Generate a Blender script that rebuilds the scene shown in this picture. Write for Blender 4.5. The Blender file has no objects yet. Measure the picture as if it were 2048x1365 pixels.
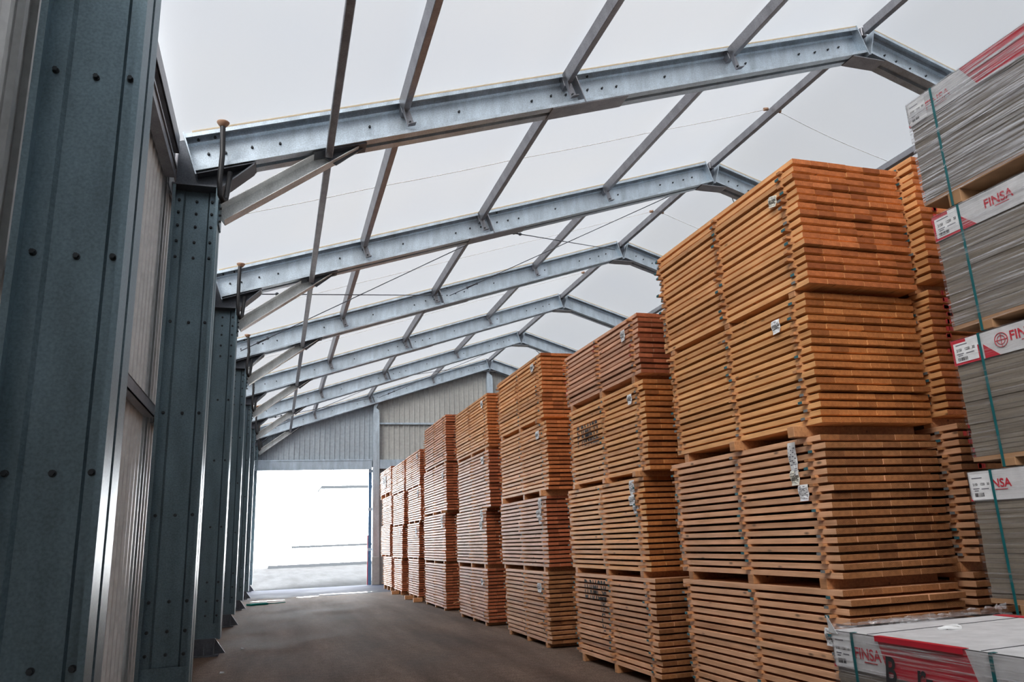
import bpy, bmesh, math, random
from mathutils import Vector, Matrix

S = bpy.context.scene
C = S.collection
rnd = random.Random(7)

# ---------------------------------------------------------------- camera
YAW, PITCH, ROLL, CAMH, FPX = 0.3042, 0.2548, -0.0414, 1.6501, 1520.16
cy, sy, cp, sp = math.cos(YAW), math.sin(YAW), math.cos(PITCH), math.sin(PITCH)
fw = Vector((sy*cp, cy*cp, sp)); rt = Vector((cy, -sy, 0)); up = rt.cross(fw)
cr, sr = math.cos(ROLL), math.sin(ROLL)
r2 = rt*cr + up*sr; u2 = up*cr - rt*sr
cam = bpy.data.cameras.new('camera'); camo = bpy.data.objects.new('camera', cam); C.objects.link(camo)
cam.sensor_fit = 'HORIZONTAL'; cam.sensor_width = 36.0; cam.lens = FPX/2048*36.0
cam.clip_start = 0.05; cam.clip_end = 400
camo.matrix_world = Matrix(((r2.x, u2.x, -fw.x, 0), (r2.y, u2.y, -fw.y, 0), (r2.z, u2.z, -fw.z, CAMH), (0, 0, 0, 1)))
S.camera = camo

# ---------------------------------------------------------------- daylight: bright overcast sky
W = bpy.data.worlds.new('world'); S.world = W; W.use_nodes = True
wn = W.node_tree; wn.nodes.clear()
wo = wn.nodes.new('ShaderNodeOutputWorld'); bg = wn.nodes.new('ShaderNodeBackground')
bg.inputs['Color'].default_value = (0.90, 0.95, 1.0, 1); bg.inputs['Strength'].default_value = 20.0
wn.links.new(bg.outputs[0], wo.inputs[0])
sun = bpy.data.lights.new('sun', 'SUN'); sun.energy = 200.0; sun.angle = math.radians(38); sun.color = (1.0, .97, .94)
suno = bpy.data.objects.new('sun', sun); C.objects.link(suno)
suno.rotation_euler = Vector((-.49, -.61, .62)).to_track_quat('Z', 'Y').to_euler()
S.view_settings.view_transform = 'Standard'; S.view_settings.look = 'None'
S.view_settings.exposure = 0.0; S.view_settings.gamma = 1.0
S.view_settings.use_curve_mapping = False

# ---------------------------------------------------------------- materials
class NT:
    def __init__(s, name):
        s.m = bpy.data.materials.new(name); s.m.use_nodes = True
        s.t = s.m.node_tree; s.t.nodes.clear()
        s.out = s.n('ShaderNodeOutputMaterial')
    def n(s, typ, **kw):
        nd = s.t.nodes.new(typ)
        for k, v in kw.items():
            if hasattr(nd, k): setattr(nd, k, v)
        return nd
    def l(s, a, b): s.t.links.new(a, b)
    def coord(s, kind='Object', scale=(1, 1, 1)):
        tc = s.n('ShaderNodeTexCoord'); mp = s.n('ShaderNodeMapping')
        mp.inputs['Scale'].default_value = scale
        s.l(tc.outputs[kind], mp.inputs['Vector']); return mp.outputs['Vector']
    def noise(s, vec, scale, detail=3, rough=.6):
        nd = s.n('ShaderNodeTexNoise'); nd.inputs['Scale'].default_value = scale
        nd.inputs['Detail'].default_value = detail; nd.inputs['Roughness'].default_value = rough
        s.l(vec, nd.inputs['Vector']); return nd.outputs['Fac']
    def ramp(s, fac, stops):
        nd = s.n('ShaderNodeValToRGB'); e = nd.color_ramp.elements
        while len(e) < len(stops): e.new(.5)
        for i, (p, c) in enumerate(stops):
            e[i].position = p; e[i].color = (*c, 1) if len(c) == 3 else c
        s.l(fac, nd.inputs['Fac']); return nd.outputs['Color']
    def mul(s, a, b, fac=1.0, kind='MULTIPLY'):
        nd = s.n('ShaderNodeMixRGB', blend_type=kind); nd.inputs['Fac'].default_value = fac
        for v, i in ((a, 1), (b, 2)):
            if isinstance(v, tuple): nd.inputs[i].default_value = (*v, 1)
            else: s.l(v, nd.inputs[i])
        return nd
    def math(s, op, a, b=None):
        nd = s.n('ShaderNodeMath', operation=op)
        for v, i in ((a, 0), (b, 1)):
            if v is None: continue
            if isinstance(v, (int, float)): nd.inputs[i].default_value = v
            else: s.l(v, nd.inputs[i])
        return nd.outputs[0]
    def bsdf(s, color, rough=.5, metal=0.0, bump=None, bs=.2, bd=.01, spec=.5):
        b = s.n('ShaderNodeBsdfPrincipled')
        for v, k in ((color, 'Base Color'), (rough, 'Roughness'), (metal, 'Metallic')):
            if isinstance(v, tuple): b.inputs[k].default_value = (*v, 1)
            elif isinstance(v, (int, float)): b.inputs[k].default_value = v
            else: s.l(v, b.inputs[k])
        b.inputs['Specular IOR Level'].default_value = spec
        if bump is not None:
            bn = s.n('ShaderNodeBump'); bn.inputs['Strength'].default_value = bs; bn.inputs['Distance'].default_value = bd
            s.l(bump, bn.inputs['Height']); s.l(bn.outputs[0], b.inputs['Normal'])
        s.l(b.outputs[0], s.out.inputs[0]); return b

def plain(name, col, rough=.6, metal=0.0, spec=.5):
    t = NT(name); v = t.coord('Object')
    n = t.noise(v, 9, 3)
    c = t.ramp(n, [(.3, tuple(x*.86 for x in col)), (.7, tuple(min(1, x*1.1) for x in col))])
    t.bsdf(c, rough, metal, spec=spec); return t.m

def steel(name, col, rough=.42, metal=.75, amount=.25):
    t = NT(name); v = t.coord('Object')
    a = t.noise(t.coord('Object', (1, 1, .25)), 5, 4); b = t.noise(v, 60, 2, .5)
    c1 = t.ramp(a, [(.25, tuple(x*(1-amount) for x in col)), (.75, tuple(min(1, x*(1+amount)) for x in col))])
    c2 = t.ramp(b, [(.3, (.82, .82, .82)), (.7, (1.12, 1.12, 1.12))])
    c = t.mul(c1, c2).outputs[0]
    r = t.math('ADD', t.math('MULTIPLY', a, .22), rough-.11)
    t.bsdf(c, r, metal, bump=b, bs=.05, bd=.002); return t.m

def wood_long(name, col, dark):
    t = NT(name)
    oi = t.n('ShaderNodeObjectInfo'); geo = t.n('ShaderNodeNewGeometry')
    tc = t.n('ShaderNodeTexCoord')
    off = t.n('ShaderNodeVectorMath', operation='ADD')
    rv = t.n('ShaderNodeCombineXYZ'); rr = t.math('MULTIPLY', t.math('ADD', oi.outputs['Random'], geo.outputs['Random Per Island']), 37.0)
    for i in range(3): t.l(rr, rv.inputs[i])
    t.l(tc.outputs['Object'], off.inputs[0]); t.l(rv.outputs[0], off.inputs[1])
    mp = t.n('ShaderNodeMapping'); mp.inputs['Scale'].default_value = (26, 1.1, 26); t.l(off.outputs[0], mp.inputs['Vector'])
    g = t.noise(mp.outputs[0], 1.6, 4, .65)
    mp2 = t.n('ShaderNodeMapping'); mp2.inputs['Scale'].default_value = (1, 1, 1); t.l(off.outputs[0], mp2.inputs['Vector'])
    big = t.noise(mp2.outputs[0], 2.2, 2)
    c = t.ramp(g, [(.28, dark), (.62, col)])
    # board to board tone
    rf = t.math('FRACT', t.math('ADD', oi.outputs['Random'], geo.outputs['Random Per Island']))
    tone = t.ramp(rf, [(0.0, (.74, .68, .62)), (.35, (.95, .93, .9)), (.7, (1.05, 1.04, 1.03)), (1.0, (1.12, 1.05, .98))])
    c = t.mul(c, tone).outputs[0]
    c = t.mul(c, t.ramp(big, [(.3, (.86, .84, .82)), (.7, (1.08, 1.08, 1.08))])).outputs[0]
    # knots
    vor = t.n('ShaderNodeTexVoronoi'); mp3 = t.n('ShaderNodeMapping'); mp3.inputs['Scale'].default_value = (9, 3.2, 9)
    t.l(off.outputs[0], mp3.inputs['Vector']); t.l(mp3.outputs[0], vor.inputs['Vector']); vor.inputs['Scale'].default_value = 1.0
    k = t.ramp(vor.outputs['Distance'], [(.05, (1, 1, 1)), (.14, (0, 0, 0))])
    kn = t.n('ShaderNodeMixRGB'); t.l(k, kn.inputs['Fac']); t.l(c, kn.inputs[1]); kn.inputs[2].default_value = (*tuple(x*.35 for x in dark), 1)
    # fine saw marks across the board
    wv = t.n('ShaderNodeTexWave', bands_direction='Y'); wv.inputs['Scale'].default_value = 28; wv.inputs['Distortion'].default_value = .6
    t.l(off.outputs[0], wv.inputs['Vector'])
    c = t.mul(kn.outputs[0], t.ramp(wv.outputs['Fac'], [(0, (.93, .93, .93)), (1, (1.04, 1.04, 1.04))])).outputs[0]
    t.bsdf(c, .52, 0, bump=g, bs=.15, bd=.002, spec=.5); return t.m

def wood_end(name, col, dark):
    t = NT(name)
    oi = t.n('ShaderNodeObjectInfo'); geo = t.n('ShaderNodeNewGeometry')
    rf = t.math('FRACT', t.math('ADD', oi.outputs['Random'], geo.outputs['Random Per Island']))
    tc = t.n('ShaderNodeTexCoord'); off = t.n('ShaderNodeVectorMath', operation='ADD')
    cx = t.n('ShaderNodeCombineXYZ')
    t.l(t.math('MULTIPLY', t.math('SUBTRACT', rf, .5), .35), cx.inputs[0]); t.l(t.math('SUBTRACT', t.math('MULTIPLY', t.math('FRACT', t.math('MULTIPLY', rf, 7.3)), .2), .12), cx.inputs[2])
    t.l(tc.outputs['Object'], off.inputs[0]); t.l(cx.outputs[0], off.inputs[1])
    mp = t.n('ShaderNodeMapping'); mp.inputs['Scale'].default_value = (1, 0, 1); t.l(off.outputs[0], mp.inputs['Vector'])
    wv = t.n('ShaderNodeTexWave', wave_type='RINGS', rings_direction='Y')
    wv.inputs['Scale'].default_value = 28; wv.inputs['Distortion'].default_value = 1.5; wv.inputs['Detail'].default_value = 2
    t.l(mp.outputs[0], wv.inputs['Vector'])
    n = t.noise(t.coord('Object'), 30, 3)
    c = t.ramp(wv.outputs['Fac'], [(.2, dark), (.8, col)])
    tone = t.ramp(rf, [(0.0, (.62, .55, .5)), (.3, (.92, .9, .88)), (.8, (1.08, 1.05, 1.0)), (1, (1.25, 1.3, 1.35))])
    c = t.mul(c, tone).outputs[0]
    c = t.mul(c, t.ramp(n, [(.3, (.75, .72, .7)), (.7, (1.12, 1.12, 1.12))])).outputs[0]
    t.bsdf(c, .85, 0, bump=n, bs=.2, bd=.003, spec=.25); return t.m

M = {}
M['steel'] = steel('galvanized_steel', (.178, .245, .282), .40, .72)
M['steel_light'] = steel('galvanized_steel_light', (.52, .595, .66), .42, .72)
M['steel_dark'] = steel('dark_steel_plate', (.11, .12, .14), .5, .5)
M['brace'] = steel('pale_galvanized_brace', (.70, .72, .72), .45, .3)
M['purlin'] = steel('purlin_steel', (.30, .30, .32), .42, .75)
M['bolt'] = plain('bolt_steel', (.05, .055, .06), .45, .6)
M['cladding'] = plain('grey_cladding', (.66, .66, .65), .34, .0)
M['gable_cladding'] = plain('grey_gable_cladding', (.31, .352, .39), .4, .0)
M['gable_warm'] = plain('warm_grey_gable_cladding', (.36, .36, .345), .4, .0)
M['header'] = steel('door_header_steel', (.42, .50, .58), .45, .5)
M['door_blue'] = plain('blue_door_track', (.05, .12, .22), .5)
M['red'] = plain('red_print', (.50, .010, .028), .45)
M['red_dark'] = plain('red_trim', (.40, .03, .04), .5)
M['black'] = plain('black_rubber', (.012, .012, .014), .45)
M['spray'] = plain('black_spray_paint', (.018, .018, .02), .7)
M['spray_red'] = plain('red_spray_paint', (.42, .012, .008), .65)
M['brass'] = plain('tan_fitting', (.35, .20, .12), .5)
M['keder'] = plain('tan_edge_strip', (.50, .41, .28), .6)
M['teal'] = plain('teal_strap', (.004, .105, .115), .4)
M['teal_matte'] = plain('dull_teal_strap', (.006, .16, .13), .95, 0, .03)
M['teal_paint'] = plain('teal_end_paint', (.025, .12, .145), .7)
M['grey_paint'] = plain('grey_weathered_end', (.16, .17, .17), .8)
M['red_paint'] = plain('red_end_paint', (.42, .07, .06), .7)
M['rope'] = plain('grey_rope', (.82, .82, .82), .8)
M['paper'] = plain('white_paper', (.78, .79, .80), .7)
M['paper_cream'] = plain('cream_paper', (.74, .72, .62), .7)
M['print'] = plain('grey_print', (.16, .16, .19), .7)
M['ink'] = plain('black_ink', (.03, .03, .035), .7)
M['carton'] = plain('white_carton', (.60, .60, .61), .6)
M['chip'] = plain('chipboard_runner', (.36, .20, .10), .85)
M['hole'] = plain('dark_brown_hole', (.07, .03, .015), .9)
M['concrete'] = plain('concrete_block', (.34, .32, .31), .85)
M['white_wall'] = plain('white_render', (.86, .86, .86), .8)
M['dark_line'] = plain('dark_weathered_edge', (.006, .007, .008), .9, 0, .05)
M['coping'] = plain('grey_coping', (.022, .025, .03), .7)
LONG = {'fresh': wood_long('sawn_wood_orange', (.84, .455, .20), (.60, .275, .10)),
        'gold': wood_long('sawn_wood_golden', (.82, .45, .19), (.58, .27, .095)),
        'pale': wood_long('sawn_wood_pale', (.74, .43, .26), (.52, .28, .15)),
        'pink': wood_long('sawn_wood_pink', (.72, .42, .29), (.48, .25, .15))}
ENDM = {'fresh': wood_end('end_grain_orange', (.52, .172, .060), (.33, .095, .030)),
        'gold': wood_end('end_grain_golden', (.48, .18, .055), (.30, .098, .027)),
        'pale': wood_end('end_grain_brown', (.34, .15, .06), (.20, .08, .03)),
        'pink': wood_end('end_grain_red', (.42, .125, .055), (.26, .07, .028))}
M['bearer'] = wood_long('bearer_wood', (.58, .29, .13), (.36, .16, .07))

def mat_roof():
    t = NT('translucent_roof_membrane'); v = t.coord('Object')
    n = t.noise(v, .35, 2)
    c = t.ramp(n, [(.3, (.90, .93, .98)), (.7, (1.0, 1.0, 1.0))])
    tr = t.n('ShaderNodeBsdfTranslucent'); df = t.n('ShaderNodeBsdfDiffuse')
    cm = t.mul(c, (.0112, .0115, .0121)).outputs[0]
    t.l(cm, tr.inputs['Color']); df.inputs['Color'].default_value = (.62, .63, .65, 1)
    mx = t.n('ShaderNodeMixShader'); mx.inputs[0].default_value = .42
    t.l(tr.outputs[0], mx.inputs[1]); t.l(df.outputs[0], mx.inputs[2]); tp = t.n('ShaderNodeBsdfTransparent'); m2 = t.n('ShaderNodeMixShader'); m2.inputs[0].default_value = .0148
    t.l(mx.outputs[0], m2.inputs[1]); t.l(tp.outputs[0], m2.inputs[2]); t.l(m2.outputs[0], t.out.inputs[0])
    return t.m
M['roof'] = mat_roof()

def mat_floor(name, dry, wet, spec=.35, wet_blue_from=None):
    t = NT(name); v = t.coord('Object')
    a = t.noise(v, .55, 5, .65); b = t.noise(v, 9, 4, .6); g = t.noise(v, 48, 3, .75)
    tr = t.noise(t.coord('Object', (1.0, .12, 1)), 1.4, 4, .6)
    c = t.ramp(a, [(.3, tuple(x*.72 for x in dry)), (.7, tuple(x*1.22 for x in dry))])
    c = t.mul(c, t.ramp(b, [(.3, (.78, .77, .76)), (.7, (1.15, 1.15, 1.15))])).outputs[0]
    c = t.mul(c, t.ramp(tr, [(.36, (.68, .65, .63)), (.62, (1.26, 1.24, 1.21))])).outputs[0]
    c = t.mul(c, t.ramp(g, [(.38, (.50, .49, .48)), (.56, (1.14, 1.14, 1.14))])).outputs[0]
    r = t.ramp(a, [(.35, (wet, wet, wet)), (.65, (wet+.2, wet+.2, wet+.2))])
    bs = t.bsdf(c, r, 0, bump=g, bs=.35, bd=.004, spec=spec)
    if wet_blue_from:   # damp asphalt past a ragged line, sky's blue light painted into its colour
        tc = t.n('ShaderNodeTexCoord'); sx = t.n('ShaderNodeSeparateXYZ'); t.l(tc.outputs['Object'], sx.inputs[0])
        w = t.math('ADD', sx.outputs['Y'], t.math('MULTIPLY', t.math('SUBTRACT', t.noise(v, .8, 4, .65), .5), 4.5))
        mr = t.n('ShaderNodeMapRange'); mr.inputs['From Min'].default_value = wet_blue_from; mr.inputs['From Max'].default_value = wet_blue_from+.9; t.l(w, mr.inputs['Value'])
        mk = mr.outputs['Result']
        mx = t.n('ShaderNodeMixRGB'); t.l(mk, mx.inputs['Fac']); t.l(c, mx.inputs[1]); mx.inputs[2].default_value = (.034, .037, .052, 1); t.l(mx.outputs[0], bs.inputs['Base Color'])
        t.l(t.math('SUBTRACT', r, t.math('MULTIPLY', mk, .05)), bs.inputs['Roughness'])
        t.l(t.math('ADD', t.math('MULTIPLY', mk, -.07), spec), bs.inputs['Specular IOR Level'])
    return t.m
M['floor'] = mat_floor('brown_asphalt', (.126, .088, .068), .80, .12, 28.2)
M['yard'] = mat_floor('yard_asphalt', (.0085, .0095, .0105), .9, .02)
M['puddle'] = plain('wet_asphalt', (.06, .06, .07), .16, 0, .35)

def mat_film(name, k):
    t = NT(name)
    v = t.coord('Object', (2, 1.0, 55))
    mp = t.n('ShaderNodeMapping'); mp.inputs['Rotation'].default_value = (.10, 0, 0); t.l(v, mp.inputs['Vector'])
    n = t.noise(mp.outputs[0], 1.3, 4, .62); n2 = t.noise(t.coord('Object', (1, 1, 6)), 2.2, 3)
    bn = t.n('ShaderNodeBump'); bn.inputs['Strength'].default_value = .9; bn.inputs['Distance'].default_value = .02; t.l(n, bn.inputs['Height'])
    gl = t.n('ShaderNodeBsdfGlossy'); gl.inputs['Roughness'].default_value = .22; gl.inputs['Color'].default_value = (.95, .95, .97, 1); t.l(bn.outputs[0], gl.inputs['Normal'])
    df = t.n('ShaderNodeBsdfDiffuse'); df.inputs['Color'].default_value = (.50, .50, .52, 1)
    m0 = t.n('ShaderNodeMixShader'); m0.inputs[0].default_value = .40; t.l(gl.outputs[0], m0.inputs[1]); t.l(df.outputs[0], m0.inputs[2])
    tr = t.n('ShaderNodeBsdfTransparent')
    f = t.ramp(n, [(.40, (.04, .04, .04)), (.53, (.22, .22, .22)), (.63, (.80, .80, .80))])
    f = t.mul(f, t.ramp(n2, [(.25, (.45, .45, .45)), (.6, (1.15, 1.15, 1.15))])).outputs[0]
    f = t.math('MULTIPLY', f, k)
    mx = t.n('ShaderNodeMixShader'); t.l(f, mx.inputs[0]); t.l(tr.outputs[0], mx.inputs[1]); t.l(m0.outputs[0], mx.inputs[2])
    t.l(mx.outputs[0], t.out.inputs[0]); return t.m
M['film'] = mat_film('stretch_film', 1.0); M['film_heavy'] = mat_film('thick_stretch_film', 2.2); M['film_light'] = mat_film('thin_stretch_film', .45)

def mat_panel():
    t = NT('panel_board_edges')
    n = t.noise(t.coord('Object', (1, 1, 30)), 1.5, 3); n2 = t.noise(t.coord('Object'), 60, 2)
    geo = t.n('ShaderNodeNewGeometry')
    c = t.ramp(n, [(.3, (.150, .126, .096)), (.7, (.225, .195, .155))])
    c = t.mul(c, t.ramp(geo.outputs['Random Per Island'], [(0, (.82, .81, .8)), (1, (1.1, 1.1, 1.1))])).outputs[0]
    c = t.mul(c, t.ramp(n2, [(.3, (.9, .9, .9)), (.7, (1.06, 1.06, 1.06))])).outputs[0]
    t.bsdf(c, .7, 0, spec=.3); return t.m
M['panel'] = mat_panel()

# ---------------------------------------------------------------- mesh helpers
class MB:
    def __init__(s): s.bm = bmesh.new(); s.mats = []
    def mi(s, m):
        if m is None: return 0
        if m not in s.mats: s.mats.append(m)
        return s.mats.index(m)
    def hexa(s, p, m=None):
        v = [s.bm.verts.new(q) for q in p]; k = s.mi(m)
        for f in ((0, 3, 2, 1), (4, 5, 6, 7), (0, 1, 5, 4), (1, 2, 6, 5), (2, 3, 7, 6), (3, 0, 4, 7)):
            s.bm.faces.new([v[i] for i in f]).material_index = k
        return s
    def box(s, a, b, m=None):
        (x0, y0, z0), (x1, y1, z1) = a, b
        return s.hexa([(x0, y0, z0), (x1, y0, z0), (x1, y1, z0), (x0, y1, z0), (x0, y0, z1), (x1, y0, z1), (x1, y1, z1), (x0, y1, z1)], m)
    def bar(s, a, b, w, h, upv=(0, 0, 1), m=None):
        a, b = Vector(a), Vector(b); d = (b-a).normalized(); u = Vector(upv)
        r = d.cross(u).normalized(); u = r.cross(d).normalized()
        r = r*w/2; u = u*h/2
        return s.hexa([a-r-u, a+r-u, b+r-u, b-r-u, a-r+u, a+r+u, b+r+u, b-r+u], m)
    def prism(s, poly, o, ex, ey, ez, m=None):
        """closed 2D polygon (ex, ey), extruded along vector ez from origin o"""
        o, ex, ey, ez = Vector(o), Vector(ex), Vector(ey), Vector(ez); k = s.mi(m)
        a = [s.bm.verts.new(o+ex*p[0]+ey*p[1]) for p in poly]; b = [s.bm.verts.new(o+ex*p[0]+ey*p[1]+ez) for p in poly]
        n = len(poly)
        s.bm.faces.new(a).material_index = k; s.bm.faces.new(b[::-1]).material_index = k
        for i in range(n):
            s.bm.faces.new((a[i], b[i], b[(i+1) % n], a[(i+1) % n])).material_index = k
        return s
    def tube(s, pts, r, seg=8, m=None, cap=True):
        pts = [Vector(p) for p in pts]; k = s.mi(m); rings = []
        prev = None
        for i, p in enumerate(pts):
            d = (pts[min(i+1, len(pts)-1)]-pts[max(i-1, 0)]).normalized()
            if prev is None:
                a = d.orthogonal().normalized()
            else:
                a = (prev - d*prev.dot(d)).normalized()
            prev = a; b = d.cross(a); rr = r[i] if isinstance(r, (list, tuple)) else r
            rings.append([s.bm.verts.new(p+a*math.cos(2*math.pi*j/seg)*rr+b*math.sin(2*math.pi*j/seg)*rr) for j in range(seg)])
        for q0, q1 in zip(rings, rings[1:]):
            for j in range(seg):
                f = s.bm.faces.new((q0[j], q0[(j+1) % seg], q1[(j+1) % seg], q1[j])); f.material_index = k; f.smooth = True
        if cap:
            s.bm.faces.new(rings[0][::-1]).material_index = k; s.bm.faces.new(rings[-1]).material_index = k
        return s
    def quad(s, p, m=None):
        s.bm.faces.new([s.bm.verts.new(q) for q in p]).material_index = s.mi(m); return s
    def mesh(s, name, m=None, bevel=0):
        if bevel:
            bmesh.ops.bevel(s.bm, geom=list(s.bm.edges), offset=bevel, segments=1, affect='EDGES', profile=.5)
        bmesh.ops.recalc_face_normals(s.bm, faces=list(s.bm.faces))
        me = bpy.data.meshes.new(name); s.bm.to_mesh(me); s.bm.free()
        for q in (s.mats or [m]): me.materials.append(q)
        return me
    def build(s, name, m=None, parent=None, bevel=0, loc=None):
        return link(name, s.mesh(name, m, bevel), parent, loc)

def link(name, me, parent=None, loc=None, rot=None):
    o = bpy.data.objects.new(name, me); C.objects.link(o)
    if parent is not None: o.parent = parent
    if loc is not None: o.location = loc
    if rot is not None: o.rotation_euler = rot
    return o

USED = set()
def tag(o, label, cat, group=None):
    assert 4 <= len(label.split()) <= 16, label
    assert label not in USED or group, label
    USED.add(label)
    o['label'] = label; o['category'] = cat
    if group: o['group'] = group
    return o
def thing(name, label, cat, loc=(0, 0, 0), group=None):
    o = bpy.data.objects.new(name, None); C.objects.link(o); o.location = loc; o.empty_display_size = .1
    return tag(o, label, cat, group)
def struct(o): o['kind'] = 'structure'; return o

def thick(pts, t):
    """thin open polyline -> closed polygon of thickness t"""
    n = len(pts); L, R = [], []
    for i in range(n):
        p = Vector(pts[i]); ds = []
        if i > 0: ds.append((p-Vector(pts[i-1])).normalized())
        if i < n-1: ds.append((Vector(pts[i+1])-p).normalized())
        ns = [Vector((-d.y, d.x)) for d in ds]; nn = sum(ns, Vector((0, 0)))/len(ns)
        nn = nn/max(.3, nn.length_squared)
        L.append(tuple(p+nn*t/2)); R.append(tuple(p-nn*t/2))
    return L+R[::-1]

def text_mesh(s, size, xs=1.0, ital=0.0, bold=.0):
    cu = bpy.data.curves.new('lettering', 'FONT'); cu.body = s; cu.size = size; cu.shear = ital; cu.offset = size*bold
    o = bpy.data.objects.new('lettering_source', cu); C.objects.link(o)
    dg = bpy.context.evaluated_depsgraph_get(); dg.update()
    me = bpy.data.meshes.new_from_object(o.evaluated_get(dg)); bpy.data.objects.remove(o)
    for v in me.vertices: v.co.x *= xs
    return me
def set_mat(me, m):
    me.materials.clear(); me.materials.append(m); return me
FACE_W = Matrix(((0, 0, -1), (-1, 0, 0), (0, 1, 0)))   # text read on a face that looks towards -X
FACE_S = Matrix(((1, 0, 0), (0, 0, -1), (0, 1, 0)))    # text read on a face that looks towards -Y
def place_text(name, me, m, parent, loc, R=FACE_W):
    set_mat(me, m); me.transform(R.to_4x4()); return link(name, me, parent, loc)

# ---------------------------------------------------------------- hall dimensions
BAY, YA = 5.0, 9.0576
FY = {k: YA+BAY*k for k in range(-4, 6)}         # frame planes, -1 is the column beside the camera, 5 the far gable
XI, XO = -0.79, -1.306                            # column faces
XR = 9.54                                         # ridge
SL = 0.3236; TH = math.atan(SL); CT, ST = math.cos(TH), math.sin(TH)
XW = 2*XR-XO                                      # outer face of the opposite columns
def under(x): x = x if x < XR else 2*XR-x; return 6.12+SL*(x+1.08)
def roofz(x): return under(x)+.545
Y0, Y1 = FY[-4], FY[5]+.45
WX = -1.45

# ---------------------------------------------------------------- room shell
fl = MB(); fl.box((WX-.3, Y0-.2, -.2), (XW+.4, Y1, 0)); struct(fl.build('floor', M['floor']))
yd = MB(); yd.box((-60, Y1, -.2), (80, 110, -.012)); struct(yd.build('yard_ground', M['yard']))

# roof membrane: two slopes, lightly pillowed between the frames
rm = bmesh.new(); cols = []
xs = [WX-.15+(XR-WX+.15)*i/16 for i in range(17)]; xs = xs+[2*XR-x for x in xs[-2::-1]]
ny = 72; yy = [Y0+(Y1+.1-Y0)*j/ny for j in range(ny+1)]
grid = []
for y in yy:
    ph = ((y-YA-.2)/BAY) % 1.0
    row = []
    for x in xs:
        row.append(rm.verts.new((x, y, roofz(x)+.012+.05*math.sin(math.pi*ph)**2)))
    grid.append(row)
for a, b in zip(grid, grid[1:]):
    for i in range(len(xs)-1):
        f = rm.faces.new((a[i], a[i+1], b[i+1], b[i])); f.smooth = True
me = bpy.data.meshes.new('ceiling'); rm.to_mesh(me); rm.free(); me.materials.append(M['roof'])
struct(link('ceiling', me))

def corrug(a, b, z0, ztop, normal, pitch=.2, depth=.03, prof=((0, 0), (.50, 0), (.62, 1), (.88, 1))):
    """trapezoid sheet from plan point a to b; ztop(point) gives the upper edge"""
    bm = bmesh.new(); a, b = Vector((*a, 0)), Vector((*b, 0)); L = (b-a).length; d = (b-a)/L; n = Vector((*normal, 0))
    pts = []; k = 0
    while k*pitch < L:
        for u, v in prof:
            s = (k+u)*pitch
            if s < L: pts.append(a+d*s+n*v*depth)
        k += 1
    pts.append(b)
    lo, hi = [], []
    for p in pts:
        zt = ztop(p); lo.append(bm.verts.new((p.x, p.y, z0))); hi.append(bm.verts.new((p.x, p.y, max(zt, z0+.001))))
    for i in range(len(pts)-1): bm.faces.new((lo[i], lo[i+1], hi[i+1], hi[i]))
    me = bpy.data.meshes.new('sheet'); bm.to_mesh(me); bm.free(); return me
def sheet(name, me, m, normal):
    me.name = name; me.materials.append(m); o = link(name, me)
    sol = o.modifiers.new('skin', 'SOLIDIFY'); sol.thickness = .004; sol.offset = 0
    return struct(o)
sheet('wall_left', corrug((WX, Y0), (WX, Y1), 0, lambda p: roofz(WX)-.02, (1, 0)), M['cladding'], 0)
sheet('wall_right', corrug((XW+.15, Y0), (XW+.15, Y1), 0, lambda p: roofz(WX)-.02, (-1, 0)), M['cladding'], 0)
sheet('wall_back', corrug((WX, Y0), (XW+.15, Y0), 0, lambda p: roofz(p.x)-.02, (0, 1)), M['cladding'], 0)
GY = FY[5]+.42
DH = 4.90                                         # door head height
sheet('wall_far_over_door', corrug((WX, GY), (4.1, GY), DH+.08, lambda p: roofz(p.x)-.02, (0, -1), .215, .036, ((0, 0), (.70, 0), (.78, 1), (.92, 1))), M['gable_cladding'], 0)
sheet('wall_far', corrug((4.1, GY), (XW+.15, GY), 0, lambda p: roofz(p.x)-.02, (0, -1), .235, .036, ((0, 0), (.70, 0), (.78, 1), (.92, 1))), M['gable_warm'], 0)
bl = MB(); bl.box((WX, GY-.01, 0), (XI-.12, GY+.03, DH+.1)); struct(bl.build('wall_far_corner', M['steel']))

# door frame: header, track, red edging
hd = MB(); hd.box((XO, GY-.28, DH), (4.02, GY-.02, DH+.40), M['header']); hd.box((XO, GY-.30, DH+.36), (4.02, GY-.28, DH+.42), M['header'])
hd.box((XO, GY-.30, DH-.03), (4.02, GY-.28, DH+.02), M['header']); struct(hd.build('trim_1'))
h2 = MB(); h2.box((4.32, GY-.25, DH), (XW, GY-.03, DH+.40), M['header']); struct(h2.build('trim_2'))
tk = MB(); tk.box((3.90, GY-.12, 0), (4.03, GY-.02, DH), M['door_blue']); tk.box((3.86, GY-.06, 0), (3.90, GY-.02, DH*.42), M['red_dark'])
for z in (1.4, 3.1, 4.75): tk.box((3.88, GY-.14, z), (4.06, GY-.12, z+.12), M['header'])
struct(tk.build('trim_3'))

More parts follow.
